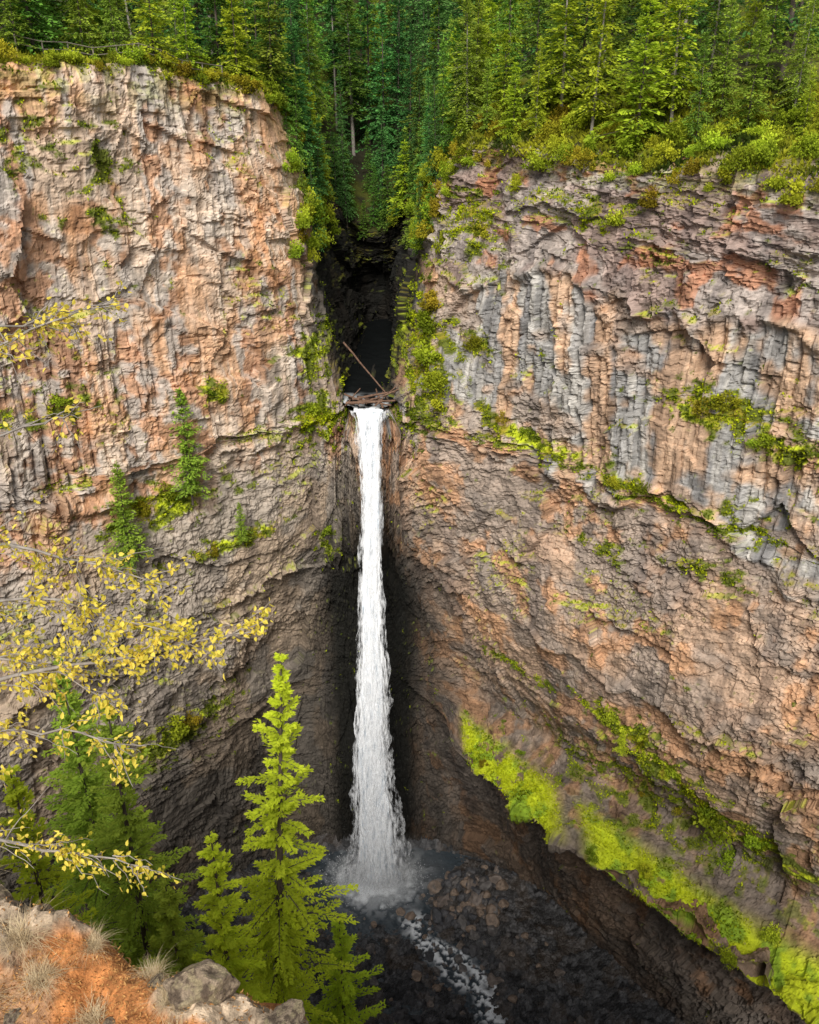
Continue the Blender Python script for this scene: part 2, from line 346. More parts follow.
Cc = lerp(Cc, Cc*.35, slopedark)
F = grid_faces(nr, nc)
if not FLIP: F = F[:, ::-1]
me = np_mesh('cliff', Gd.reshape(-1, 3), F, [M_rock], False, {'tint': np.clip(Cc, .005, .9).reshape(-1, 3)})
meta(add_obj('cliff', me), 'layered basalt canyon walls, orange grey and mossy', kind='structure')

wallmask = (taug > 3.0) & (Y < 92)
wr, wc = np.where(wallmask); wxz = np.stack([Xd[wr, wc], Zd[wr, wc]], 1)
def wall_point(x, z):
    i = np.argmin((wxz[:, 0]-x)**2+(wxz[:, 1]-z)**2)
    return Gd[wr[i], wc[i]].copy(), N2[wr[i], wc[i]].copy()
pr_, pc_ = np.where(taug < 3.0); pxy = np.stack([Xd[pr_, pc_], Yd[pr_, pc_]], 1)
def rim_point(x, y):
    i = np.argmin((pxy[:, 0]-x)**2+(pxy[:, 1]-y)**2); return Gd[pr_[i], pc_[i]].copy()

# ------------------------------------------------------------------ foliage builders
def kites(pos, d, n, length, width, tint):
    d = d/(np.linalg.norm(d, axis=1, keepdims=True)+1e-9)
    s = np.cross(d, n); s /= np.linalg.norm(s, axis=1, keepdims=True)+1e-9
    L = length[:, None]; W = width[:, None]
    V = np.stack([pos, pos+d*L*.45+s*W, pos+d*L, pos+d*L*.45-s*W], 1).reshape(-1, 3)
    Fq = np.arange(len(pos)*4).reshape(-1, 4)
    A = np.repeat(np.stack([tint, tint*0, tint*0], 1), 4, axis=0)
    return V, Fq, A
def leaf6(pos, d, n, length, width, tint):
    d = d/(np.linalg.norm(d, axis=1, keepdims=True)+1e-9)
    s = np.cross(d, n); s /= np.linalg.norm(s, axis=1, keepdims=True)+1e-9
    u = np.cross(s, d)
    L = length[:, None]; W = width[:, None]
    V = np.stack([pos, pos+d*L*.22+s*W*.8+u*W*.25, pos+d*L*.6+s*W*.85+u*W*.25, pos+d*L-u*L*.12, pos+d*L*.6-s*W*.85+u*W*.25, pos+d*L*.22-s*W*.8+u*W*.25], 1).reshape(-1, 3)
    b = np.arange(len(pos))[:, None]*6
    Fq = np.concatenate([b+np.array([[0, 1, 2, 3]]), b+np.array([[0, 3, 4, 5]])])
    A = np.repeat(np.stack([tint, tint*0, tint*0], 1), 6, axis=0)
    return V, Fq, A
def tube(pts, rad, seg=7):
    pts = np.asarray(pts, float); rad = np.asarray(rad, float); n = len(pts)
    t = np.gradient(pts, axis=0); t /= np.linalg.norm(t, axis=1, keepdims=True)+1e-9
    ref = np.where(np.abs(t[:, 2:3]) > .9, np.array([[1., 0, 0]]), np.array([[0, 0, 1.]]))
    a = np.cross(t, ref); a /= np.linalg.norm(a, axis=1, keepdims=True); b = np.cross(t, a)
    th = np.arange(seg)/seg*2*np.pi
    V = pts[:, None]+rad[:, None, None]*(np.cos(th)[None, :, None]*a[:, None]+np.sin(th)[None, :, None]*b[:, None])
    V = V.reshape(-1, 3)
    i = np.arange(n-1)[:, None]*seg; j = np.arange(seg)[None]; j2 = (j+1) % seg
    Fq = np.stack([i+j, i+j2, i+seg+j2, i+seg+j], -1).reshape(-1, 4)
    return V, Fq
def join(parts):
    Vs, Fs, o = [], [], 0
    for V, Fq in parts:
        Vs.append(V); Fs.append(Fq+o); o += len(V)
    return np.concatenate(Vs), np.concatenate(Fs)
def conifer(H, Rr, nlev, per, nsp, size, seed, base=.06, droop=.35, gap=0.0, mat=None, lean=(0, 0), bark=None, dense=2, powr=.8, irr=.6, narrow=1.0, wf_=1.0, boost=0.0):
    r = np.random.default_rng(seed)
    pos = []; dr = []; nm = []; ln = []; wd = []; tn = []; br = []
    def axis(h): q = h/H; return np.array([lean[0]*q, lean[1]*q, h])
    side_bias = r.random(4)*6.28
    for i in range(nlev):
        q = (i+.5*r.random())/nlev; h = H*(base+(1-base)*q**.92)
        hh = (h/H-base)/(1-base)
        if gap and r.random() < gap and hh < .9: continue
        LL = Rr*max(.05, (1-hh)**powr)*min(1, .6+hh*4)*(1+.18*math.sin(hh*17+side_bias[0]))
        npb = max(3, int(per*(1-.4*hh)))
        a0 = r.random()*6.28
        for j in range(npb):
            az = a0+j*6.283/npb+r.normal()*.35
            Lb = LL*(1-irr+irr*1.5*r.random())
            el = -.15+.95*hh**1.3+r.normal()*.13
            o = np.array([math.cos(az), math.sin(az), 0]); sd = np.array([-o[1], o[0], 0])
            c = axis(h+r.normal()*H*.008); bt = .15+.7*r.random()
            ns = max(4, int(nsp*(Lb/Rr+.25)))
            qq = np.linspace(.12, 1, ns)
            ctr = c+o*(Lb*qq)[:, None]; ctr[:, 2] += math.tan(el)*Lb*qq-droop*Lb*qq**2+.24*droop*Lb*qq**4
            if Lb > .2: br.append((ctr[[0, ns//3, 2*ns//3, -1]], Lb))
            for k in range(dense):
                side = r.choice([-1, 1], ns); off = (1-qq*.75)*Lb*.30*r.random(ns)*narrow
                p = ctr+sd*(side*off)[:, None]+r.normal(size=(ns, 3))*size*.15
                p[:, 2] -= off*.25
                d = o[None]*(.55+.5*r.random(ns))[:, None]+sd[None]*(side*(.25+.7*r.random(ns)))[:, None]
                d[:, 2] += -.30+r.normal(size=ns)*.22+.5*hh
                n = np.stack([r.normal(size=ns)*.45, r.normal(size=ns)*.45, np.ones(ns)], 1)
                pos.append(p); dr.append(d); nm.append(n)
                ln.append(size*(.6+.8*r.random(ns))*(1-.3*qq)); wd.append(wf_*size*(.12+.14*r.random(ns)))
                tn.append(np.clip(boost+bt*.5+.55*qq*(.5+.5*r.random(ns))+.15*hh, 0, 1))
    k = 8; p = np.stack([axis(H*(1-.03*t)) for t in range(k)])
    pos.append(p); dr.append(np.stack([r.normal(size=k)*.3, r.normal(size=k)*.3, np.ones(k)], 1)); nm.append(r.normal(size=(k, 3)))
    ln.append(np.full(k, size)); wd.append(np.full(k, size*.2)); tn.append(np.full(k, .8))
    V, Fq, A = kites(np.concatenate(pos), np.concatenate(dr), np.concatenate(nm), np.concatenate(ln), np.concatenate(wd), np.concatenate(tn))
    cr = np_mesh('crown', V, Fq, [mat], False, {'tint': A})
    hs = np.linspace(0, .99, 9)
    parts = [tube([axis(H*t)-np.array([0, 0, .8 if t == 0 else 0]) for t in hs], H*.011*(1-hs)+.012, 7)]
    for pts, Lb in br[::2]: parts.append(tube(np.vstack([axis(pts[0, 2]), pts]), np.linspace(.010*Lb+.006, .003, 5), 3))
    V, Fq = join(parts)
    tr = np_mesh('trunk', V, Fq, [bark or M_bark], True)
    return tr, cr
def bush(Rr, Hh, n, size, seed, mat, nc_=9):
    r = np.random.default_rng(seed)
    cc = r.normal(size=(nc_, 3)); cc /= np.linalg.norm(cc, axis=1, keepdims=True); cc *= (.25+.75*r.random((nc_, 1)))
    cc[:, 2] = np.abs(cc[:, 2])*.9+.1
    rad = .18+.25*r.random(nc_)
    w = r.integers(0, nc_, n); dd = r.normal(size=(n, 3)); dd /= np.linalg.norm(dd, axis=1, keepdims=True)
    p = cc[w]+dd*(rad[w]*(.3+1.1*r.random(n)))[:, None]
    p[:, 2] = np.abs(p[:, 2]); P_ = p*np.array([Rr, Rr, Hh])
    t = np.clip(.2+.45*p[:, 2]+.3*r.random(n)+.35*(r.random(nc_)[w]-.5), 0, 1)
    d = dd+r.normal(size=(n, 3))*.7; nn = r.normal(size=(n, 3))+np.array([0, 0, .8])
    V, Fq, A = kites(P_, d, nn, size*(.6+.8*r.random(n)), size*(.25+.2*r.random(n)), t)
    cr = np_mesh('foliage', V, Fq, [mat], False, {'tint': A})
    parts = []
    for c in cc:
        e = c*np.array([Rr, Rr, Hh]); parts.append(tube([np.array([0, 0, -.25]), e*.45+np.array([0, 0, .05]), e], [.03*Rr+.01, .02*Rr+.006, .005], 4))
    V, Fq = join(parts)
    return np_mesh('stem', V, Fq, [M_bark], True), cr
def thing(name, parts, partnames, loc, label, category, group=None):
    e = bpy.data.objects.new(name, None); COL.objects.link(e); e.empty_display_size = .3; e.location = loc
    for p, n in zip(parts, partnames): add_obj(n, p, e)
    meta(e, label, category, group); return e

protos = []
#        H   R   mat     gap base  irr
specs = [(9, 2.3, M_con, .02, .02, .55), (11, 2.5, M_con, .05, .05, .6), (14, 2.7, M_dark, .05, .08, .55), (17, 2.7, M_dark, .1, .15, .6), (8, 2.2, M_lime, .05, .02, .65),
         (18, 2.5, M_con, .18, .25, .65), (7, 1.9, M_con, .0, .02, .55), (12, 2.0, M_lime, .10, .08, .7), (15, 1.0, M_dark, .45, .35, .8), (10, 2.2, M_mid, .08, .05, .7), (13, 2.6, M_mid, .12, .06, .75)]
for i, (H, Rr, mt, gp, bs, ir) in enumerate(specs):
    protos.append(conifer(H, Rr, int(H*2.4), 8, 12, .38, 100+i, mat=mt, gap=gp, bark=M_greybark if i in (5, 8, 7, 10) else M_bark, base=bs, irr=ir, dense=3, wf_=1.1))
used = {}
def place_con(v, loc, rot, sc, name, label, group):
    wdt = sc*(.62+.55*rng.random())
    if (v, name) not in used:
        e = thing(name, protos[v], ('trunk', 'crown'), loc, label, 'tree', group); used[(v, name)] = e
        e.rotation_euler = (0, 0, rot); e.scale = (wdt, wdt, sc*1.05)
    else:
        e = clone(used[(v, name)], loc, rot, (wdt, wdt, sc*1.05), ((rng.random()-.5)*.08, (rng.random()-.5)*.08))
        e["label"] = label
    return e
def scatter(mask, n, mind, existing):
    r_, c_ = np.where(mask); out = []
    if len(r_) == 0: return out
    tries = 0
    while len(out) < n and tries < n*40:
        tries += 1
        i = rng.integers(len(r_)); p = Gd[r_[i], c_[i]]
        if all((p[0]-q[0])**2+(p[1]-q[1])**2 > mind*mind for q in existing):
            existing.append(p); out.append(p)
    return out
ex = []
view = (np.abs(Xd) < Yd*.52+2)
lab = 'green conifer standing on the forested canyon rim'; grp = 'conifers on the canyon rim'
for x, y, H, v in [(16.5,69.5,9.5,4),(27.5,60,9.5,4),(22.5,64.5,7,9),(10,76,7,7),(6.5,81,5.5,9),(-14,80.5,7.5,4),(-17.5,78,7,7),(-22,74.5,8,9),(-27,69,6,9),(-31.5,65,7,4)]:
    p = rim_point(x, y); ex.append(p)
    e = place_con(v, p, rng.random()*6, H/specs[v][0], 'conifer_tree', 'bright light-green conifer standing at the cliff edge', grp)
for y in (134, 146, 160, 176):
    for x in (-15, -10.5, -6.5, -2.5, 2):
        xx = x*y/140+rng.normal()*.6; p = rim_point(xx, y+rng.normal()*2); ex.append(p)
        place_con(rng.choice([2, 3, 1]), p, rng.random()*6, 1.25+.4*rng.random(), 'conifer_tree', lab, grp)
near_l = scatter(view & (taug > 2.35) & (taug < 2.93) & (X < -11), 22, 2.1, ex)
near_r = scatter(view & (taug > 1.97) & (taug < 2.84) & (X > 4), 36, 2.7, ex)
slot_s = scatter(view & (taug > 1.9) & (taug < 3.5) & (X > -13) & (X < 5) & (Y > 85), 56, 1.1, ex)
slot_w = scatter((taug > 3.2) & (taug < 4.5) & (X > -12) & (X < 4) & (Y > 84) & (Y < 102), 22, 1.0, ex)
gap_t = scatter((taug > .75) & (taug < 2.0) & (X > -24) & (X < 18), 18, 2.4, ex)
back = scatter(view & (taug > 1.3) & (taug < 2.1), 66, 3.4, ex)
back2 = scatter(view & (taug > .8) & (taug < 1.3) & (np.abs(Xd) < Yd*.5), 32, 4.8, ex)
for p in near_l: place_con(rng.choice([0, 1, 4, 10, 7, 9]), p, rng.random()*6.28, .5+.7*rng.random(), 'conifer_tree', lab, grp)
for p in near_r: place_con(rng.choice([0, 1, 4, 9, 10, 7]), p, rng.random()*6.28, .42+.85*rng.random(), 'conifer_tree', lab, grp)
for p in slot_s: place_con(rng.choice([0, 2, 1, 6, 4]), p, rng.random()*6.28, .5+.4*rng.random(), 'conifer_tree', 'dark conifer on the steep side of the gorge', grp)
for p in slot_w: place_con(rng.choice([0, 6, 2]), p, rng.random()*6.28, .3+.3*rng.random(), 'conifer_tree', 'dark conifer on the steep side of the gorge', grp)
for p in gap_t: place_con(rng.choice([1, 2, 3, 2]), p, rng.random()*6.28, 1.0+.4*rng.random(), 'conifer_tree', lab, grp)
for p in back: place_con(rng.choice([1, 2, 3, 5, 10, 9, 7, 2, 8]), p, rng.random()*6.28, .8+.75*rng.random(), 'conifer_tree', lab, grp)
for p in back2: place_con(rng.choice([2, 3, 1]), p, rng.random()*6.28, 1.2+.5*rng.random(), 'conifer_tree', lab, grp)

bprot = [bush(1.0, 1.0, 1100, .17, 300, M_shrub), bush(1.0, 1.3, 1100, .16, 301, M_shrub), bush(1.1, .8, 1100, .17, 302, M_lime)]
bused = {}
def place_bush(v, loc, sc, label='yellow-green shrub clinging to the canyon rim', group='shrubs along the canyon rim'):
    if v not in bused:
        e = thing('shrub', bprot[v], ('stem', 'foliage'), loc, label, 'shrub', group); bused[v] = e
    else:
        e = clone(bused[v], loc, rng.random()*6.28, 1); e["label"] = label; e["group"] = group
    e.scale = sc; return e
ex2 = []
for p in scatter(view & (taug > 2.45) & (taug < 3.22) & (X > 2.5), 115, .8, ex2): place_bush(rng.integers(3), p, tuple(np.array([1, 1, 1.1])*(.4+.85*rng.random())))
for p in scatter(view & (taug > 2.88) & (taug < 3.08) & (X < -10), 44, 1.0, ex2): place_bush(rng.integers(3), p, tuple(np.array([1, 1, .9])*(.4+.7*rng.random())))
for p in scatter(view & (taug > 2.9) & (taug < 4.4) & (X > -13) & (X < 5) & (Y < 99) & (Y > 82), 74, .7, ex2): place_bush(rng.integers(3), p, tuple(np.array([1, 1, 1.3])*(.6+.7*rng.random())))
wb = [(10,-28,.9),(12,-28.6,.7),(8,-27.2,.8),(5.8,-21.5,1),(5.0,-23,.8),(2.2,-19,1.3),(2.0,-21,1.5),(2.0,-23.5,1.6),(2.6,-26,1.5),(3.0,-28,1.2),(21.3,-21.5,1),(22.6,-21,1),(25.2,-22.8,1),(24.4,-23.2,.7),(18.5,-29.2,.8),
 (20,-29,.7),(16.5,-29.6,.7),(11,-55,.8),(13,-55.6,.7),(19,-53,1.2),(21.5,-54.5,1),(24,-56,1.1),(27,-58,1.1),(30.5,-60,1.2),(-17.2,-25,.8),(-22,-33.6,1),(-24,-34.5,1),(-9.6,-29.5,1.6),(-9.8,-31.5,1.3),
 (-9,-43.5,1.1),(-16,-40,.8),(-18.5,-40.5,.7),(-27.4,-23,.9),(-25,-60.5,1.9),(-23,-61,1.3),(15,-9.5,1),(17,-8,1),(6,-12,1),(28,-11,1),(9,-8,1),(23,-64,1),(26,-63,.8),(29,-65,1.1),(17,-66,.7),(12,-66,.6),
 (20,-63,.8),(25,-61,.7),(8,-66.5,.6),(22,-66,.9),(27,-66.5,.9),(31,-66,1)]
for x, z, s in wb:
    p, n = wall_point(x, z); place_bush(rng.integers(3), p-n*.1, (s, s, s), 'small green shrub rooted in a cliff crevice', 'shrubs on the cliff face')
for x, z, s in [(27.0,-60.5,2.2),(28.5,-61.5,1.6)]:
    p, n = wall_point(x, z); place_bush(2, p+n*.4, (s, s, s*1.2), 'large bright green bush on a mossy ledge', 'shrubs on the cliff face')
for x, z, H, v in [(-20,-33,10,9),(-25.1,-38.2,9.5,9),(-16,-39.5,4.2,9),(20.0,-55,2.6,4)]:
    p, n = wall_point(x, z); sp = specs[v][0]
    e = place_con(v, p+n*1.2, rng.random()*6, H/sp, 'ledge_conifer', 'lone conifer growing from a ledge on the cliff', 'conifers on the cliff ledges')
    e.scale = (H/sp*.95, H/sp*.95, H/sp)

mr_, mc_ = np.where((moss > .5) & wallmask & view)
sel = rng.integers(0, len(mr_), 50000)
p = Gd[mr_[sel], mc_[sel]]; n = N2[mr_[sel], mc_[sel]]
d = n*.6+rng.normal(size=p.shape)*.6+np.array([0, 0, .3])
ledf = ledge[mr_[sel], mc_[sel]]
pm_ = (pb*.5+pd*.5)[mr_[sel], mc_[sel]]
V, Fq, A = kites(p+rng.normal(size=p.shape)*.08, d, rng.normal(size=p.shape)+np.array([0, -.5, .8]), .10+.22*rng.random(len(p)), .04+.06*rng.random(len(p)), np.clip(1.9-pm_*3.0+.7*(rng.random(len(p))-.7)+.40*ledf, 0, 1))
meta(add_obj('moss_cover', np_mesh('moss_cover', V, Fq, [M_moss], False, {'tint': A})), 'yellow-green moss and ferns covering the cliff ledges', 'moss', kind='stuff')
ur_, uc_ = np.where(view & (taug > 1.9) & (taug < 3.02) & (Yd < 105))
sel = rng.integers(0, len(ur_), 60000)
p = Gd[ur_[sel], uc_[sel]]+rng.normal(size=(60000, 3))*np.array([.15, .15, .02])
d = rng.normal(size=p.shape)*.7+np.array([0, 0, .8])
tt_ = np.clip(fbm(p[:, 0]/1.8, p[:, 1]/1.8, p[:, 0]*0, 66, 3)*2.4-.8+.5*(rng.random(len(p))-.5), 0, 1)
V, Fq, A = kites(p, d, rng.normal(size=p.shape)+np.array([0, -.5, .8]), .20+.38*rng.random(len(p)), .05+.08*rng.random(len(p)), tt_)
M_under = foliage_mat('undergrowth_leaves', (.04, .06, .01), (.40, .40, .03), .0, .0, .3)
meta(add_obj('undergrowth', np_mesh('undergrowth', V, Fq, [M_under], False, {'tint': A})), 'low ferns and grasses on the forest floor', 'undergrowth', kind='stuff')

# ------------------------------------------------------------------ riverbed, water
gx = np.linspace(-45, 50, 640); gy = np.linspace(38, 98, 420)
BX, BY = np.meshgrid(gx, gy)
def dist_poly(x, y, pts):
    best = np.full(x.shape, 1e9)
    for (ax, ay), (bx, by) in zip(pts[:-1], pts[1:]):
        t = np.clip(((x-ax)*(bx-ax)+(y-ay)*(by-ay))/((bx-ax)**2+(by-ay)**2), 0, 1)
        best = np.minimum(best, np.hypot(x-ax-t*(bx-ax), y-ay-t*(by-ay)))
    return best
creek = [(-1, 77), (1.4, 73), (2.2, 70), (5.0, 66.8), (8.2, 64), (10, 60), (8, 52), (4, 42)]
creek2 = [(1.6, 71.5), (4.5, 70.2), (7.5, 67.5), (10.5, 63.5)]
wob = (fbm(BX/4, BY/4, BX*0, 71, 3)-.5)*5
dc = dist_poly(BX+wob*.5, BY+wob*.4, creek)
bf, be, brr = cells(BX/.7, BY/.7, 72); bf2, be2, br2 = cells(BX/.3, BY/.3, 73)
heap = np.exp(-((BX-7.2)/4.2)**2-((BY-77)/3.6)**2)+.5*np.exp(-((BX-14)/5)**2-((BY-72)/5)**2)
bed = -90.25+(fbm(BX/7, BY/7, BX*0, 74, 3)-.5)*1.8+np.clip(be, 0, .5)*.6*brr+np.clip(be2, 0, .5)*.25+(fbm(BX/1.2, BY/1.2, BX*0, 75, 4)-.5)*.8+heap*1.7
bed -= 2.4*np.exp(-((BX+3.5)/7)**2-((BY-80)/5)**2)+.5*np.exp(-(dc/2.4)**2)
bed += sst(BX, 16, 30)*4+sst(-BX, 12, 30)*6+sst(BY, 83, 88)*2.2
bc = np.array([.070, .069, .070])[None, None]*(.4+1.2*brr[..., None])*(.6+.8*br2[..., None])
bc = bc+np.array([.03, .018, .008])*np.clip(sst(fbm(BX/2, BY/2, BX*0, 76, 3), .52, .62)+heap*.5, 0, 1)[..., None]
me = np_mesh('riverbed', np.stack([BX, BY, bed], -1).reshape(-1, 3), grid_faces(420, 640), [rock_attr_mat('wet_gravel', rough=.35, scale=2, bump=.8)], False, {'tint': bc.reshape(-1, 3)})
meta(add_obj('ground', me), 'dark wet gravel riverbed', kind='structure')
WX, WY = np.meshgrid(np.linspace(-24, 26, 560), np.linspace(45, 90, 520))
wob = (fbm(WX/4, WY/4, WX*0, 71, 3)-.5)*5
dcw = np.minimum(dist_poly(WX+wob*.5, WY+wob*.4, creek), dist_poly(WX+wob*.7, WY+wob*.3, creek2)+.4)
rf = np.hypot((WX+4.2)/1.2, WY-80.4)
fn = fbm(WX/1.1, WY/1.1, WX*0, 81, 5); fn2 = fbm(WX/.40, WY/.40, WX*0, 82, 4)
foam = np.clip((1-sst(rf+(fn-.5)*4, 2.2, 5.0)), 0, 1)
foam = np.maximum(foam, np.clip((1-sst(rf, 3, 7.5)), 0, 1)*sst(fn, .42, .62)*.4)
foam = np.maximum(foam, (1-sst(dcw+(fn-.5)*2, .3, 2.0))*sst(fn2*.7+fn*.3, .42, .56)*sst(-WY, -76.5, -73)*.95)
zz = -90.45+(fn-.5)*.35+foam*.2+(fn2-.5)*.16
def water_mat(name, colr, rough=.25, spec=.5):
    m, nt, out = new_mat(name); L = nt.links.new
    b = N(nt, 'ShaderNodeBsdfPrincipled'); b.inputs['Roughness'].default_value = rough; b.inputs['Base Color'].default_value = (*colr, 1); b.inputs['Specular IOR Level'].default_value = spec
    wd_ = N(nt, 'ShaderNodeBsdfDiffuse'); wd_.inputs['Color'].default_value = (.92, .94, .95, 1)
    at = N(nt, 'ShaderNodeAttribute', attribute_name='tint'); sp = N(nt, 'ShaderNodeSeparateColor'); L(at.outputs['Color'], sp.inputs['Color'])
    tc = N(nt, 'ShaderNodeTexCoord'); n1 = N(nt, 'ShaderNodeTexNoise'); n1.inputs['Scale'].default_value = 2.2; n1.inputs['Detail'].default_value = 6; L(tc.outputs['Object'], n1.inputs['Vector'])
    bp = N(nt, 'ShaderNodeBump'); bp.inputs['Strength'].default_value = .6; bp.inputs['Distance'].default_value = .15; L(n1.outputs['Fac'], bp.inputs['Height']); L(bp.outputs['Normal'], b.inputs['Normal'])
    ms = N(nt, 'ShaderNodeMixShader'); L(sp.outputs['Red'], ms.inputs['Fac']); L(b.outputs[0], ms.inputs[1]); L(wd_.outputs[0], ms.inputs[2]); L(ms.outputs[0], out.inputs['Surface'])
    return m
me = np_mesh('water', np.stack([WX, WY, zz], -1).reshape(-1, 3), grid_faces(520, 560), [water_mat('creek_water', (.05, .064, .075))], True, {'tint': np.stack([foam, foam*0, foam*0], -1).reshape(-1, 3)})
meta(add_obj('water', me), 'dark creek and plunge pool with white foam', kind='structure')
ut, uy = np.meshgrid(np.linspace(-1, 1, 50), np.linspace(81.6, 120, 160))
UX = -4.0+ut*(1.45+1.9*sst(uy, 82.5, 86)); UY = uy
uf = np.clip(sst(fbm(UX/.8, UY/1.2, UX*0, 83, 3), .5, .62)*(1-sst(UY, 84, 88))*.7+(1-sst(UY, 81.9, 82.6)), 0, 1)
me = np_mesh('upper_creek', np.stack([UX, UY, -29.05+(fbm(UX, UY, UX*0, 84, 2)-.5)*.3+.01*(UY-81)], -1).reshape(-1, 3), grid_faces(160, 50), [water_mat('slot_water', (.008, .009, .009), .9, .0)], True, {'tint': np.stack([uf, uf, uf], -1).reshape(-1, 3)})
meta(add_obj('water', me), 'upper creek flowing out of a dark slot', kind='structure')

# ------------------------------------------------------------------ waterfall
zk = np.array([-29.0, -30.0, -36, -45, -53, -62, -72, -82, -88, -90.6]); wk = np.array([3.1, 2.3, 1.75, 1.9, 2.4, 3.1, 3.8, 4.6, 5.6, 7.2])
xk = np.array([-4.0, -4.0, -3.95, -3.9, -4.1, -4.3, -4.3, -4.2, -4.2, -4.3]); yk = np.array([81.9, 81.4, 80.9, 80.7, 80.6, 80.5, 80.5, 80.4, 80.4, 80.4])
def fi(z, a): return np.interp(-z, -zk, a)
nz, na = 800, 140
zf = np.linspace(-28.95, -90.6, nz); th = np.linspace(0, 2*np.pi, na, endpoint=False)
ZF, TH = np.meshgrid(zf, th, indexing='ij')
cx = np.cos(TH); cy = np.sin(TH)
q = (ZF+29)/-62
def fall_shell(seed, k, amp, dep):
    w = fi(ZF, wk)*.5*k
    stn = fbm(cx*1.8+7+ZF*.03, cy*1.8+ZF*.02, ZF*.18, seed, 5)-.5
    st_f = fbm(cx*4+ZF*.04, cy*4, ZF*.38, seed+1, 5)-.5
    rr = .92+stn*1.0*(.25+q)*amp+st_f*.55*amp
    XF = fi(ZF, xk)+(fbm(ZF*.10, ZF*0, ZF*0, 93, 2)-.5)*.6+cx*w*rr
    YF = fi(ZF, yk)+cy*w*dep*rr
    return np.stack([XF+4.2, YF-80.4, ZF+90.6], -1).reshape(-1, 3)
i = np.arange(nz-1)[:, None]*na; j = np.arange(na)[None]; j2 = (j+1) % na
FF = np.stack([i+j, i+na+j, i+na+j2, i+j2], -1).reshape(-1, 4)
def fall_mat(name, lo, hi, sc, c1=(.46, .53, .60), amax=1.0):
    m, nt, out = new_mat(name); L = nt.links.new
    tc = N(nt, 'ShaderNodeTexCoord'); mp = N(nt, 'ShaderNodeMapping'); mp.inputs['Scale'].default_value = sc
    n1 = N(nt, 'ShaderNodeTexNoise'); n1.inputs['Scale'].default_value = 1; n1.inputs['Detail'].default_value = 6; n1.inputs['Roughness'].default_value = .65
    L(tc.outputs['Object'], mp.inputs['Vector']); L(mp.outputs['Vector'], n1.inputs['Vector'])
    cr = N(nt, 'ShaderNodeValToRGB'); cr.color_ramp.elements[0].position = .39; cr.color_ramp.elements[1].position = .53
    cr.color_ramp.elements[0].color = (*c1, 1); cr.color_ramp.elements[1].color = (.97, .98, .99, 1); L(n1.outputs['Fac'], cr.inputs['Fac'])
    d = N(nt, 'ShaderNodeBsdfDiffuse'); t = N(nt, 'ShaderNodeBsdfTranslucent'); ms = N(nt, 'ShaderNodeMixShader'); ms.inputs['Fac'].default_value = .12
    ge = N(nt, 'ShaderNodeNewGeometry'); va_ = N(nt, 'ShaderNodeVectorMath', operation='ADD'); va_.inputs[1].default_value = (0, -.5, .9); vn = N(nt, 'ShaderNodeVectorMath', operation='NORMALIZE')
    L(ge.outputs['Normal'], va_.inputs[0]); L(va_.outputs[0], vn.inputs[0]); L(vn.outputs[0], d.inputs['Normal'])
    L(cr.outputs['Color'], d.inputs['Color']); L(cr.outputs['Color'], t.inputs['Color']); L(d.outputs[0], ms.inputs[1]); L(t.outputs[0], ms.inputs[2])
    tr = N(nt, 'ShaderNodeBsdfTransparent'); m2 = N(nt, 'ShaderNodeMixShader')
    mr = N(nt, 'ShaderNodeMapRange'); mr.inputs['From Min'].default_value = lo; mr.inputs['From Max'].default_value = hi; mr.inputs['To Max'].default_value = amax; L(n1.outputs['Fac'], mr.inputs['Value'])
    L(mr.outputs['Result'], m2.inputs['Fac']); L(tr.outputs[0], m2.inputs[1]); L(ms.outputs[0], m2.inputs[2]); L(m2.outputs[0], out.inputs['Surface'])
    return m
wf = bpy.data.objects.new('waterfall', None); COL.objects.link(wf); wf.location = (-4.2, 80.4, -90.6)
meta(wf, 'tall white waterfall plunging from a rock slot into a pool', 'waterfall')
add_obj('water_column', np_mesh('water_column', fall_shell(91, .84, 1.0, .5), FF, [fall_mat('falling_water', .26, .40, (2.6, 2.6, .28))], True), wf)
add_obj('water_veil', np_mesh('water_veil', fall_shell(191, 1.0, 1.2, .6), FF, [fall_mat('veil_water', .45, .62, (2.8, 2.8, .40), (.82, .86, .9), .8)], True), wf)
add_obj('water_veil', np_mesh('water_veil', fall_shell(291, 1.24, 1.35, .65), FF, [fall_mat('thin_veil_water', .48, .70, (2.4, 2.4, .7), (.82, .86, .9), .5)], True), wf)
ns = 9000
zs = -29.2-61.3*rng.random(ns)**.8; ww = fi(zs, wk)*.5
off = np.clip(rng.normal(size=ns)*.5, -1.0, 1.0)
xs = fi(zs, xk)+off*ww; ys = fi(zs, yk)-.62*ww*np.sqrt(1.05-off**2)
d = np.stack([rng.normal(size=ns)*.03+off*.03, rng.normal(size=ns)*.03, -np.ones(ns)], 1)
V, Fq, A = kites(np.stack([xs+4.2, ys-80.4, zs+90.6], 1), d, np.stack([rng.normal(size=ns)*.2, -np.ones(ns), np.ones(ns)*.3], 1), .3+.8*rng.random(ns), .012+.03*rng.random(ns), np.ones(ns))
V[:, 2] = np.maximum(V[:, 2], .05)
add_obj('spray', np_mesh('spray', V, Fq, [fall_mat('falling_spray', .30, .80, (3, 3, .5), (.9, .92, .95))], False), wf)
ns = 11000
a = rng.random(ns)*6.28; r0 = np.abs(rng.normal(size=ns))*1.9+.8; hz = np.abs(rng.normal(size=ns))*2.4*np.exp(-r0/3.5)
V, Fq, A = kites(np.stack([np.cos(a)*r0*1.25, np.sin(a)*r0*.8-.2, hz], 1), rng.normal(size=(ns, 3))+np.array([0, 0, .6]), rng.normal(size=(ns, 3))+np.array([0, -1, 1]), .08+.18*rng.random(ns), .02+.06*rng.random(ns), np.ones(ns))
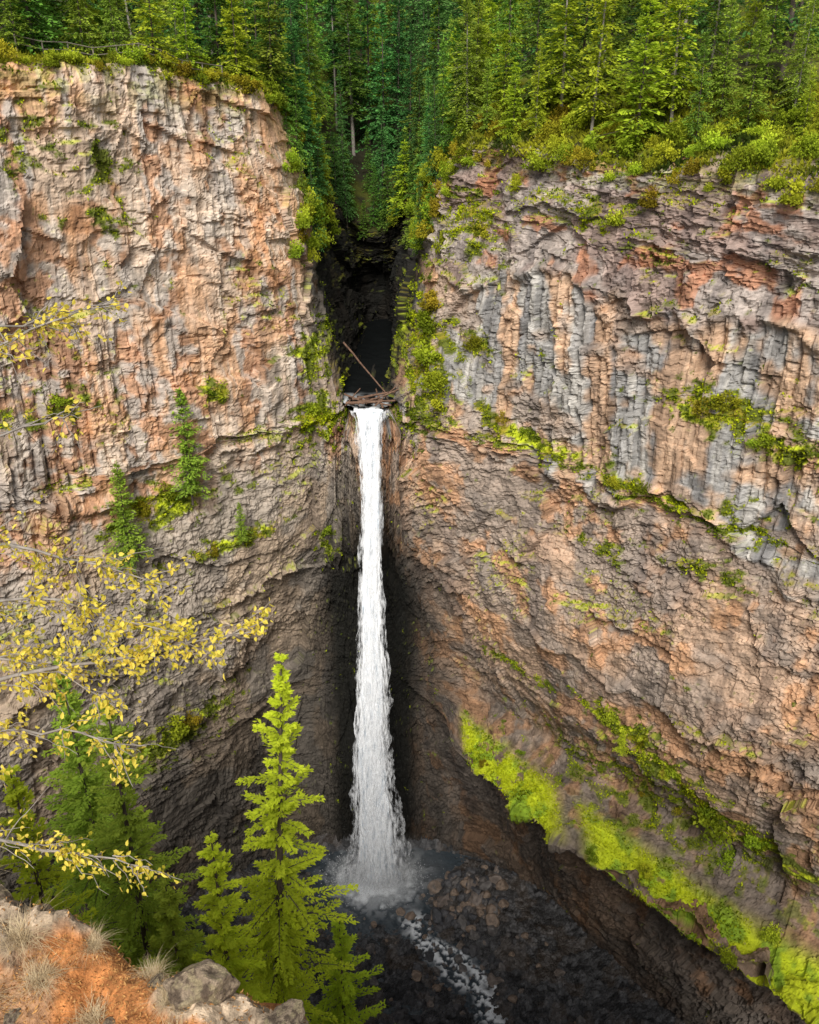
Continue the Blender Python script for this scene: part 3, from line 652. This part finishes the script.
add_obj('splash', np_mesh('splash', V, Fq, [fall_mat('splash_water', .25, .7, (3, 3, 3), (.95, .96, .98))], False), wf)
bm = bmesh.new(); bmesh.ops.create_icosphere(bm, subdivisions=3, radius=1); mm = bpy.data.meshes.new('mist'); bm.to_mesh(mm); bm.free()
m, nt, out = new_mat('mist_volume'); L = nt.links.new
vs = N(nt, 'ShaderNodeVolumeScatter'); vs.inputs['Color'].default_value = (1, 1, 1, 1)
tc = N(nt, 'ShaderNodeTexCoord'); vl = N(nt, 'ShaderNodeVectorMath', operation='LENGTH'); L(tc.outputs['Object'], vl.inputs[0])
mr = N(nt, 'ShaderNodeMapRange'); mr.inputs['From Min'].default_value = 1; mr.inputs['From Max'].default_value = .0; mr.inputs['To Min'].default_value = 0; mr.inputs['To Max'].default_value = .24
L(vl.outputs['Value'], mr.inputs['Value']); n1 = N(nt, 'ShaderNodeTexNoise'); n1.inputs['Scale'].default_value = 2.5; n1.inputs['Detail'].default_value = 3; L(tc.outputs['Object'], n1.inputs['Vector'])
mu = N(nt, 'ShaderNodeMath', operation='MULTIPLY'); L(mr.outputs['Result'], mu.inputs[0]); L(n1.outputs['Fac'], mu.inputs[1]); L(mu.outputs[0], vs.inputs['Density']); L(vs.outputs[0], out.inputs['Volume'])
mm.materials.append(m)
mo = add_obj('mist', mm, wf, (1.4, -.6, 0.8)); mo.scale = (9, 6, 5.5)

# ------------------------------------------------------------------ boulders
def boulder_mesh(seed, name='boulder', mat=None, sub=4, cuts=16, tint=(.1, .09, .085), var=.4, flat=.72, lichen=False):
    r = np.random.default_rng(seed)
    bm = bmesh.new(); bmesh.ops.create_icosphere(bm, subdivisions=sub, radius=1)
    V = np.array([v.co[:] for v in bm.verts]); Ff = np.array([[v.index for v in f.verts] for f in bm.faces]); bm.free()
    for _ in range(cuts):
        n = r.normal(size=3); n /= np.linalg.norm(n); dd = .55+.35*r.random()
        ex_ = V@n-dd; V = V-np.clip(ex_, 0, None)[:, None]*n*.92
    V = V*np.array([1.15, .9, flat])
    nn = fbm(V[:, 0]*2.5+seed, V[:, 1]*2.5, V[:, 2]*2.5, seed, 5)
    V = V*(1+(nn-.5)*.36)[:, None]
    c = np.array(tint)[None]*(1+var*(nn-.5)[:, None]*4)
    if lichen:
        l1 = sst(fbm(V[:, 0]*4, V[:, 1]*4, V[:, 2]*4, seed+3, 4), .52, .58)[:, None]; l2 = sst(fbm(V[:, 0]*5+9, V[:, 1]*5, V[:, 2]*5, seed+4, 4), .54, .60)[:, None]
        c = c*(1-l1)+np.array([.18, .13, .09])*l1; c = c*(1-l2*.8)+np.array([.54, .44, .26])*l2*.8
    return np_mesh(name, V, Ff, [mat or M_near], False, {'tint': np.clip(c, .01, .9)})
M_bould = rock_attr_mat('boulder_rock', scale=1.2, rough=.45, bump=.5)
bms = [boulder_mesh(500+i, mat=M_bould, sub=3, tint=t, cuts=12, flat=.85) for i, t in enumerate([(.11,.106,.108), (.16,.145,.135), (.24,.195,.165), (.075,.075,.08), (.27,.20,.15)])]
def bedz(x, y):
    return bed[int(np.clip((y-38)/(60)*419, 0, 419)), int(np.clip((x+45)/95*639, 0, 639))]
nb = 0
while nb < 298:
    u_ = rng.random()
    if u_ < .5: x = rng.normal()*2.6+7.0; y = 76+rng.normal()*2.6; s = .25+.75*rng.random()**2.0
    elif u_ < .75: x = rng.normal()*3+5; y = 69+rng.normal()*3.5; s = .2+.5*rng.random()**2.4
    else: x = rng.uniform(-9, 20); y = rng.uniform(60, 80); s = .18+.55*rng.random()**2.6
    if (x+3.5)**2/36+(y-80)**2/22 < 1 or y > 83: continue
    o = add_obj('boulder', bms[rng.integers(5)], None, (x, y, max(bedz(x, y), -90.6)+s*.3)); o.scale = (s, s, s); o.rotation_euler = (rng.random()*.6, rng.random()*.6, rng.random()*6.28)
    meta(o, 'dark wet boulder lying in the creek bed', 'boulder', 'boulders in the creek bed'); nb += 1

# ------------------------------------------------------------------ logs at the lip
def log(a, b, r0, label):
    a = np.array(a, float); b = np.array(b, float); n = 9; t = np.linspace(0, 1, n)[:, None]
    c = a*.5+b*.5; pts = a*(1-t)+b*t-c; pts[1:-1] += rng.normal(size=(n-2, 3))*r0*.35
    V, Fq = tube(pts, r0*(1-.35*t[:, 0]), 9)
    parts = [(V, Fq)]
    for k in (2, 5):
        dd = rng.normal(size=3); parts.append(tube([pts[k], pts[k]+dd*r0*1.8], [r0*.3, r0*.1], 5))
    for e, s in ((0, -1), (n-1, 1)):
        ax = pts[e]-pts[e-s]; ax /= np.linalg.norm(ax); parts.append(tube([pts[e], pts[e]+ax*.02, pts[e]+ax*.05], [r0*(1 if e == 0 else .65), r0*.5, .001], 9))
    V, Fq = join(parts)
    o = add_obj('fallen_log', np_mesh('fallen_log', V, Fq, [M_log], True), None, tuple(c)); meta(o, label, 'log', 'driftwood logs at the waterfall lip'); return o
lg = 'weathered log jammed across the waterfall lip'
log((-6.2, 82.3, -28.35), (-1.4, 82.8, -28.25), .16, lg); log((-6.0, 83.4, -28.1), (-1.8, 82.4, -28.6), .12, lg); log((-5.6, 82.8, -28.1), (-.8, 83.8, -27.6), .13, lg)
log((-5.2, 84.8, -28.5), (-2.2, 82.2, -28.1), .10, lg); log((-4.6, 82.3, -28.4), (-.9, 83.3, -27.2), .09, lg); log((-6.4, 83.2, -27.7), (-4.2, 82.6, -28.5), .10, lg)
log((-3.4, 82.2, -28.6), (-1.3, 83.9, -27.1), .08, lg); log((-6.3, 82.6, -28.7), (-4.9, 84.6, -27.6), .08, lg); log((-2.6, 82.1, -28.7), (-3.4, 86.5, -28.3), .11, lg)
log((-6.6, 87, -23.6), (-2.4, 83.5, -27.6), .10, 'long thin trunk leaning diagonally inside the dark slot')

# ------------------------------------------------------------------ rim fence
M_fence = simple_noise_mat('fence_wood', (.12, .10, .08), (.26, .22, .18), 5)
fe = bpy.data.objects.new('fence', None); COL.objects.link(fe); meta(fe, 'low wooden railing along the edge of the cliff top', 'fence')
rr_ = int(sum(rowsN[:2])+rowsN[2]*.88)
cols_ = [c for c in range(0, nc) if -27 < Gd[rr_, c, 0] < -15][::14]
tops = []
fbase = Gd[rr_, cols_[0]].copy(); fe.location = fbase
for c in cols_:
    p = Gd[rr_, c]-fbase; V, Fq = tube([p-np.array([0, 0, .3]), p+np.array([0, 0, 1.25])], [.06, .05], 8); add_obj('post', np_mesh('post', V, Fq, [M_fence]), fe); tops.append(p)
for hgt in (1.18, .7):
    V, Fq = tube([t+np.array([0, -.07, hgt]) for t in tops], [.035]*len(tops), 6); add_obj('rail', np_mesh('rail', V, Fq, [M_fence]), fe)

# ------------------------------------------------------------------ near bank and ledge
NX, NY = np.meshgrid(np.concatenate([np.linspace(-45, -5, 60), np.linspace(-4.97, 1, 330), np.linspace(1.2, 30, 50)]), np.concatenate([np.linspace(-8, 1.5, 30), np.linspace(1.53, 5, 200), np.linspace(5.1, 50, 170)]))
edge = 3.0-.43*(NX+1.0)+(fbm(NX*1.6, NX*0, NX*0, 101, 4)-.5)*.6
edge = np.where(NX > -.42, edge-2.5*(NX+.42), edge); edge = np.clip(edge, -6, 6.5)
over = NY-edge
prof = np.interp(NY+3.0*sst(NX, -.7, .2), [-8, 3.5, 5, 12, 16, 20, 30, 45, 50], [-4.2, -5, -12, -20.8, -26, -31, -50, -92, -94])
prof += np.clip(-6-NX, 0, 20)*.35*sst(NY, 5, 12)
rk, rke, rkr = cells(NX*2.6, NY*2.6, 110); rk2, _, rkr2 = cells(NX*7, NY*7, 111)
rockm = sst(fbm(NX*1.7, NY*1.7, NX*0, 113, 3), .60, .64)
outc = np.exp(-((NX+1.0)/.30)**2-((NY-2.95)/.22)**2); rockm = np.clip(rockm+sst(outc+(fbm(NX*5, NY*5, NX*0, 114, 3)-.5)*.5, .4, .55), 0, 1)
led_z = -4.30+(fbm(NX*.9, NY*.9, NX*0, 102, 4)-.5)*.7+(fbm(NX*5, NY*5, NX*0, 103, 4)-.5)*.18+rockm*(rk*.14+rk2*.06+.05)+outc*.06+.10*sst(-NX, 1.8, 2.6)
NZ = led_z*(1-sst(over, -.02, .6))+np.minimum(prof, led_z-.5)*sst(over, -.02, .6)
NZ += (fbm(NX/2, NY/2, NX*0, 104, 4)-.5)*1.6*sst(over, 1, 4)
sn = fbm(NX*2, NY*2, NX*0, 105, 4); sn2 = fbm(NX*22, NY*22, NX*0, 106, 3)
base = np.array([.46, .185, .06])*(1-sst(sn, .50, .62)*.5)[..., None]+np.array([.12, .10, .07])*sst(sn, .50, .62)[..., None]
base = base*(1-rockm)[..., None]+(np.array([.38, .29, .20])*(.6+.7*rkr2[..., None]))*rockm[..., None]
base = base*(.35+1.3*sn2[..., None])
far = np.array([.07, .07, .03])*(.6+.8*sn[..., None])
t_ = sst(over, .3, 1.5)[..., None]; cc = base*(1-t_)+far*t_
me = np_mesh('near_bank', np.stack([NX, NY, NZ], -1).reshape(-1, 3), grid_faces(400, 440), [M_near], False, {'tint': cc.reshape(-1, 3)})
meta(add_obj('terrain', me), 'orange dirt ledge with dry needles above a steep bank', kind='structure')
def near_z(x, y):
    r_ = np.argmin(np.abs(NY[:, 0]-y)); c_ = np.argmin(np.abs(NX[0]-x)); return NZ[r_, c_]
lr, lc = np.where((NX > -3.2) & (NX < -.2) & (over < .25) & (NY > 2.2))
keep = rng.random(len(lr)) < (1-.8*rockm[lr, lc]); lr, lc = lr[keep], lc[keep]
sel = rng.integers(0, len(lr), 32000)
p = np.stack([NX[lr[sel], lc[sel]], NY[lr[sel], lc[sel]], NZ[lr[sel], lc[sel]]], 1)+rng.normal(size=(32000, 3))*np.array([.01, .01, .003])+np.array([0, 0, .003])
d = rng.normal(size=p.shape)*np.array([1, 1, .25]); ln_ = .006+.035*rng.random(len(p))**2
V, Fq, A = kites(p, d, np.array([[0, 0, 1.]])+rng.normal(size=p.shape)*.3, ln_, .0012+.005*rng.random(len(p))**3, rng.random(len(p)))
meta(add_obj('leaf_litter', np_mesh('leaf_litter', V, Fq, [M_litter], False, {'tint': A})), 'fallen needles and dead leaves on orange soil', 'leaf litter', kind='stuff')
rocks = [((-1.04, 3.0), (.18, .17, .24), 'angular lichen-stained rock at the edge of the ledge'), ((-.62, 2.78), (.15, .11, .09), 'small pale rock half buried in orange soil'), ((-2.35, 3.52), (.14, .12, .10), 'pale rounded rock on the dirt ledge'),
         ((-1.25, 2.75), (.05, .045, .03), 'small stone among dry grass'), ((-2.0, 2.9), (.07, .06, .04), 'small stone among dry grass'),((-.85, 2.6), (.09, .08, .06), 'small stone among dry grass'),
         ((-1.7, 2.75), (.06, .05, .04), 'small stone among dry grass'), ((-1.5, 2.9), (.05, .04, .03), 'small stone among dry grass'), ((-1.32, 3.05), (.06, .05, .035), 'small stone among dry grass')]
M_pale = rock_attr_mat('pale_rock', scale=7, bump=1.0, lo=.35, hi=1.5)
for i, (l, s, lb) in enumerate(rocks):
    o = add_obj('rock', boulder_mesh(620+i, 'rock', M_pale, 5, 14, (.42, .32, .22), flat=.95, lichen=True), None, (l[0], l[1], near_z(l[0], l[1])-s[2]*.1)); o.scale = s; o.rotation_euler = (.2, 0, i*1.3)
    meta(o, lb, 'rock', 'rocks on the near ledge')
def tuft(seed, n=420):
    r = np.random.default_rng(seed); Vs = []; Fs = []; o = 0
    for k in range(n):
        a = r.random()*6.28; L_ = .10+.13*r.random(); lean_ = .3+.9*r.random(); b0 = r.normal(size=3)*.03; b0[2] = -.02
        t = np.linspace(0, 1, 5)[:, None]; o_ = np.array([math.cos(a), math.sin(a), 0])
        pts = b0+o_*(L_*lean_*t**1.5)+np.array([0, 0, 1])*(L_*(t*.8-.55*lean_*t**2.2))
        sd = np.array([-o_[1], o_[0], 0])*.0013
        V = np.concatenate([pts-sd*(1.1-t), pts+sd*(1.1-t)]); Vs.append(V)
        Fs.append(np.array([[o+i, o+i+1, o+5+i+1, o+5+i] for i in range(4)])); o += 10
    return np_mesh('grass_tuft', np.concatenate(Vs), np.concatenate(Fs), [M_straw], False)
tf = [tuft(700, 360), tuft(701, 300), tuft(702, 400)]
for i, (x, y, s) in enumerate([(-1.62,2.95,1.1),(-2.05,3.25,1.2),(-1.12,2.68,1.0),(-2.2,2.95,1.0),(-2.4,3.3,1.1),(-1.4,2.6,.9),(-2.55,3.6,1.2),(-.8,2.7,.6),(-1.7,3.25,.7),(-1.35,3.12,.7),(-1.9,3.05,.9),(-1.2,2.92,.7)]):
    o = add_obj('grass_tuft', tf[i % 3], None, (x, y, near_z(x, y))); o.scale = (s,)*3; o.rotation_euler = (0, 0, i)
    meta(o, 'dry straw-coloured grass tuft on orange soil', 'grass tuft', 'dry grass tufts on the ledge')

def near_tree(x, y, ztop, H, Rr, mat, seed, lean, label, nlev, dense=3, per=7, gap=.08, size=.17, nsp=34, narrow=.55, powr=.8, droop=.22):
    tr, cr = conifer(H, Rr, nlev, per, nsp, size, seed, base=.05, mat=mat, lean=lean, dense=dense, droop=droop, gap=gap, powr=powr, irr=.68, narrow=narrow, boost=.22)
    return thing('conifer_tree', (tr, cr), ('trunk', 'crown'), (x, y, ztop-H), label, 'tree')
near_tree(-3.35, 14, -9.9, 13.2, 1.95, M_lime, 801, (.9, 0), 'tall bright yellow-green conifer with layered feathery branches', 44, dense=5, per=7, size=.115, nsp=44, gap=.06, narrow=.42, powr=.85, droop=.3)
near_tree(-3.7, 12.2, -12.6, 8.4, 1.15, M_lime, 802, (0, 0), 'young bright green conifer beside a taller one', 30, dense=5, size=.10, nsp=38, narrow=.42, droop=.3)
near_tree(-1.75, 15.4, -18.8, 7, 1.7, M_lime, 803, (0, 0), 'low bushy yellow-green conifer on the bank', 26, dense=5, size=.12, narrow=.45, droop=.3)
near_tree(-7.0, 16, -12.6, 14, 2.2, M_mid, 804, (.2, 0), 'pointed green conifer on the steep bank', 44, dense=5, gap=.05, size=.13, nsp=40, narrow=.5)
near_tree(-9.6, 20, -15, 14, 2.4, M_mid, 805, (0, 0), 'broad green conifer on the steep bank', 42, dense=4, gap=.05, narrow=.5)
near_tree(-7.6, 13, -11.8, 11, 2.0, M_lime, 806, (0, 0), 'full yellow-green conifer on the steep bank', 36, dense=5, size=.13, narrow=.5)
near_tree(-5.2, 13.5, -15.4, 8, 1.5, M_mid, 807, (0, 0), 'small green conifer on the steep bank', 30, dense=5, size=.13, narrow=.5)
near_tree(-11.5, 24, -17, 14, 2.4, M_mid, 808, (0, 0), 'green conifer on the steep bank', 38, dense=4)

# ------------------------------------------------------------------ yellow-leaved tree
yt = bpy.data.objects.new('autumn_tree', None); COL.objects.link(yt); yb = np.array([-3.0, 3.3, near_z(-3.0, 3.3)]); yt.location = yb
meta(yt, 'slender tree with bright yellow autumn leaves beside the ledge', 'tree')
hs = np.linspace(0, 1, 10)
tp = np.stack([.25*np.sin(hs*3)*hs, .15*hs, -.2+hs*5.0], 1); V, Fq = tube(tp, .075*(1-hs)+.01, 10); add_obj('trunk', np_mesh('trunk', V, Fq, [M_greybark], True), yt)
tubes = []; lp = []; ld = []; lt = []
def limb(pts, r0, nleaf, nsub, spread, yel):
    pts = np.array(pts, float)-yb
    t = np.linspace(0, 1, 14); kk = np.linspace(0, 1, len(pts)); P_ = np.stack([np.interp(t, kk, pts[:, i]) for i in range(3)], 1)
    P_ = smooth_ax(P_, 1.2, 0)
    P_[1:] += np.cumsum(rng.normal(size=(13, 3))*.012, 0)
    tubes.append(tube(P_, np.linspace(r0, .0022, 14), 6))
    for s in range(nsub):
        q = .25+.75*rng.random(); k = int(q*13); b0 = P_[k]; ax = P_[min(k+1, 13)]-P_[max(k-1, 0)]; ax /= np.linalg.norm(ax)
        d = ax*.9+rng.normal(size=3)*.55; d[2] += rng.normal()*.22; d /= np.linalg.norm(d); Ls = spread*(.4+.8*rng.random())*(1.15-q*.5)
        tt = np.linspace(0, 1, 7)[:, None]; sub = b0+d*Ls*tt+np.array([0, 0, -.12])*Ls*tt**2+rng.normal(size=(7, 3))*.006
        tubes.append(tube(sub, np.linspace(.0034, .0012, 7), 4))
        nl = int(nleaf*(.2+1.5*rng.random()))
        for _ in range(nl):
            u = .15+.85*rng.random(); p_ = sub[int(u*6)]+rng.normal(size=3)*.016
            lp.append(p_); ld.append(d*.5+rng.normal(size=3)*.7+np.array([0, 0, -.35])); lt.append(np.clip(yel+rng.normal()*.35, 0, 1))
limb([(-3.0,3.35,-2.75),(-1.9,3.3,-2.5),(-1.2,3.35,-2.33),(-.68,3.35,-2.20)], .015, 20, 46, .36, .65)
limb([(-3.0,3.35,-2.1),(-1.95,3.5,-1.85),(-1.55,3.5,-1.95),(-1.15,3.45,-2.1)], .012, 17, 32, .38, .6)
limb([(-3.0,3.35,-2.3),(-2.0,3.4,-2.15),(-1.5,3.4,-2.1),(-1.05,3.4,-2.25)], .012, 19, 34, .38, .6)
limb([(-3.0,3.35,-1.5),(-1.95,3.85,-1.15),(-1.6,3.95,-.98),(-1.28,4.0,-.86)], .010, 9, 22, .28, .7)
limb([(-3.0,3.35,-1.35),(-1.95,3.9,-1.0),(-1.75,3.95,-.98),(-1.5,4.0,-1.0)], .009, 9, 18, .26, .7)
limb([(-3.0,3.35,-1.7),(-1.95,3.7,-1.42),(-1.6,3.8,-1.4),(-1.45,3.8,-1.38)], .009, 4, 14, .30, .7)
limb([(-3.0,3.35,-3.5),(-1.9,3.05,-3.18),(-1.5,2.95,-3.15),(-1.15,2.9,-3.2)], .012, 13, 30, .30, .6)
limb([(-3.0,3.35,-3.0),(-2.0,3.25,-2.75),(-1.6,3.2,-2.78),(-1.3,3.2,-2.85)], .011, 13, 28, .32, .65)
limb([(-3.0,3.35,-2.5),(-2.1,3.3,-2.3),(-1.75,3.35,-2.45),(-1.4,3.3,-2.6)], .011, 15, 28, .34, .65)
V, Fq = join(tubes); add_obj('branch', np_mesh('branch', V, Fq, [M_greybark], True), yt)
lp = np.array(lp); ld = np.array(ld); lt = np.array(lt)
V, Fq, A = leaf6(lp, ld, rng.normal(size=lp.shape)+np.array([0, -.6, .6]), .015+.023*rng.random(len(lp)), .007+.005*rng.random(len(lp)), lt)
add_obj('leaves', np_mesh('leaves', V, Fq, [M_yel], False, {'tint': A}), yt)

# ------------------------------------------------------------------ camera, light, world
cam = bpy.data.cameras.new('camera'); co = bpy.data.objects.new('camera', cam); COL.objects.link(co)
cam.sensor_fit = 'VERTICAL'; cam.sensor_height = 36; cam.sensor_width = 28.8; cam.lens = 36*887/1024; cam.clip_end = 2000; cam.clip_start = .05
co.rotation_euler = (math.radians(90-26), 0, 0); scene.camera = co
el, rot = 44, 186
sd = Vector((math.sin(math.radians(rot))*math.cos(math.radians(el)), math.cos(math.radians(rot))*math.cos(math.radians(el)), math.sin(math.radians(el))))
sl = bpy.data.lights.new('sun', 'SUN'); sl.energy = 4.5; sl.angle = math.radians(24); sl.color = (1, .965, .91)
so = bpy.data.objects.new('sun', sl); COL.objects.link(so); so.rotation_euler = sd.to_track_quat('Z', 'Y').to_euler()
w = bpy.data.worlds.new('World'); scene.world = w; w.use_nodes = True; nt = w.node_tree; nt.nodes.clear()
o = nt.nodes.new('ShaderNodeOutputWorld'); bg = nt.nodes.new('ShaderNodeBackground'); sk = nt.nodes.new('ShaderNodeTexSky'); sk.sky_type = 'NISHITA'; sk.sun_disc = False
sk.sun_elevation = math.radians(el); sk.sun_rotation = math.radians(rot)
hs_ = nt.nodes.new('ShaderNodeHueSaturation'); hs_.inputs['Saturation'].default_value = .28
nt.links.new(sk.outputs[0], hs_.inputs['Color']); nt.links.new(hs_.outputs[0], bg.inputs['Color']); bg.inputs['Strength'].default_value = .15
nt.links.new(bg.outputs[0], o.inputs['Surface'])
scene.view_settings.view_transform = 'Standard'; scene.view_settings.look = 'None'; scene.view_settings.exposure = 0
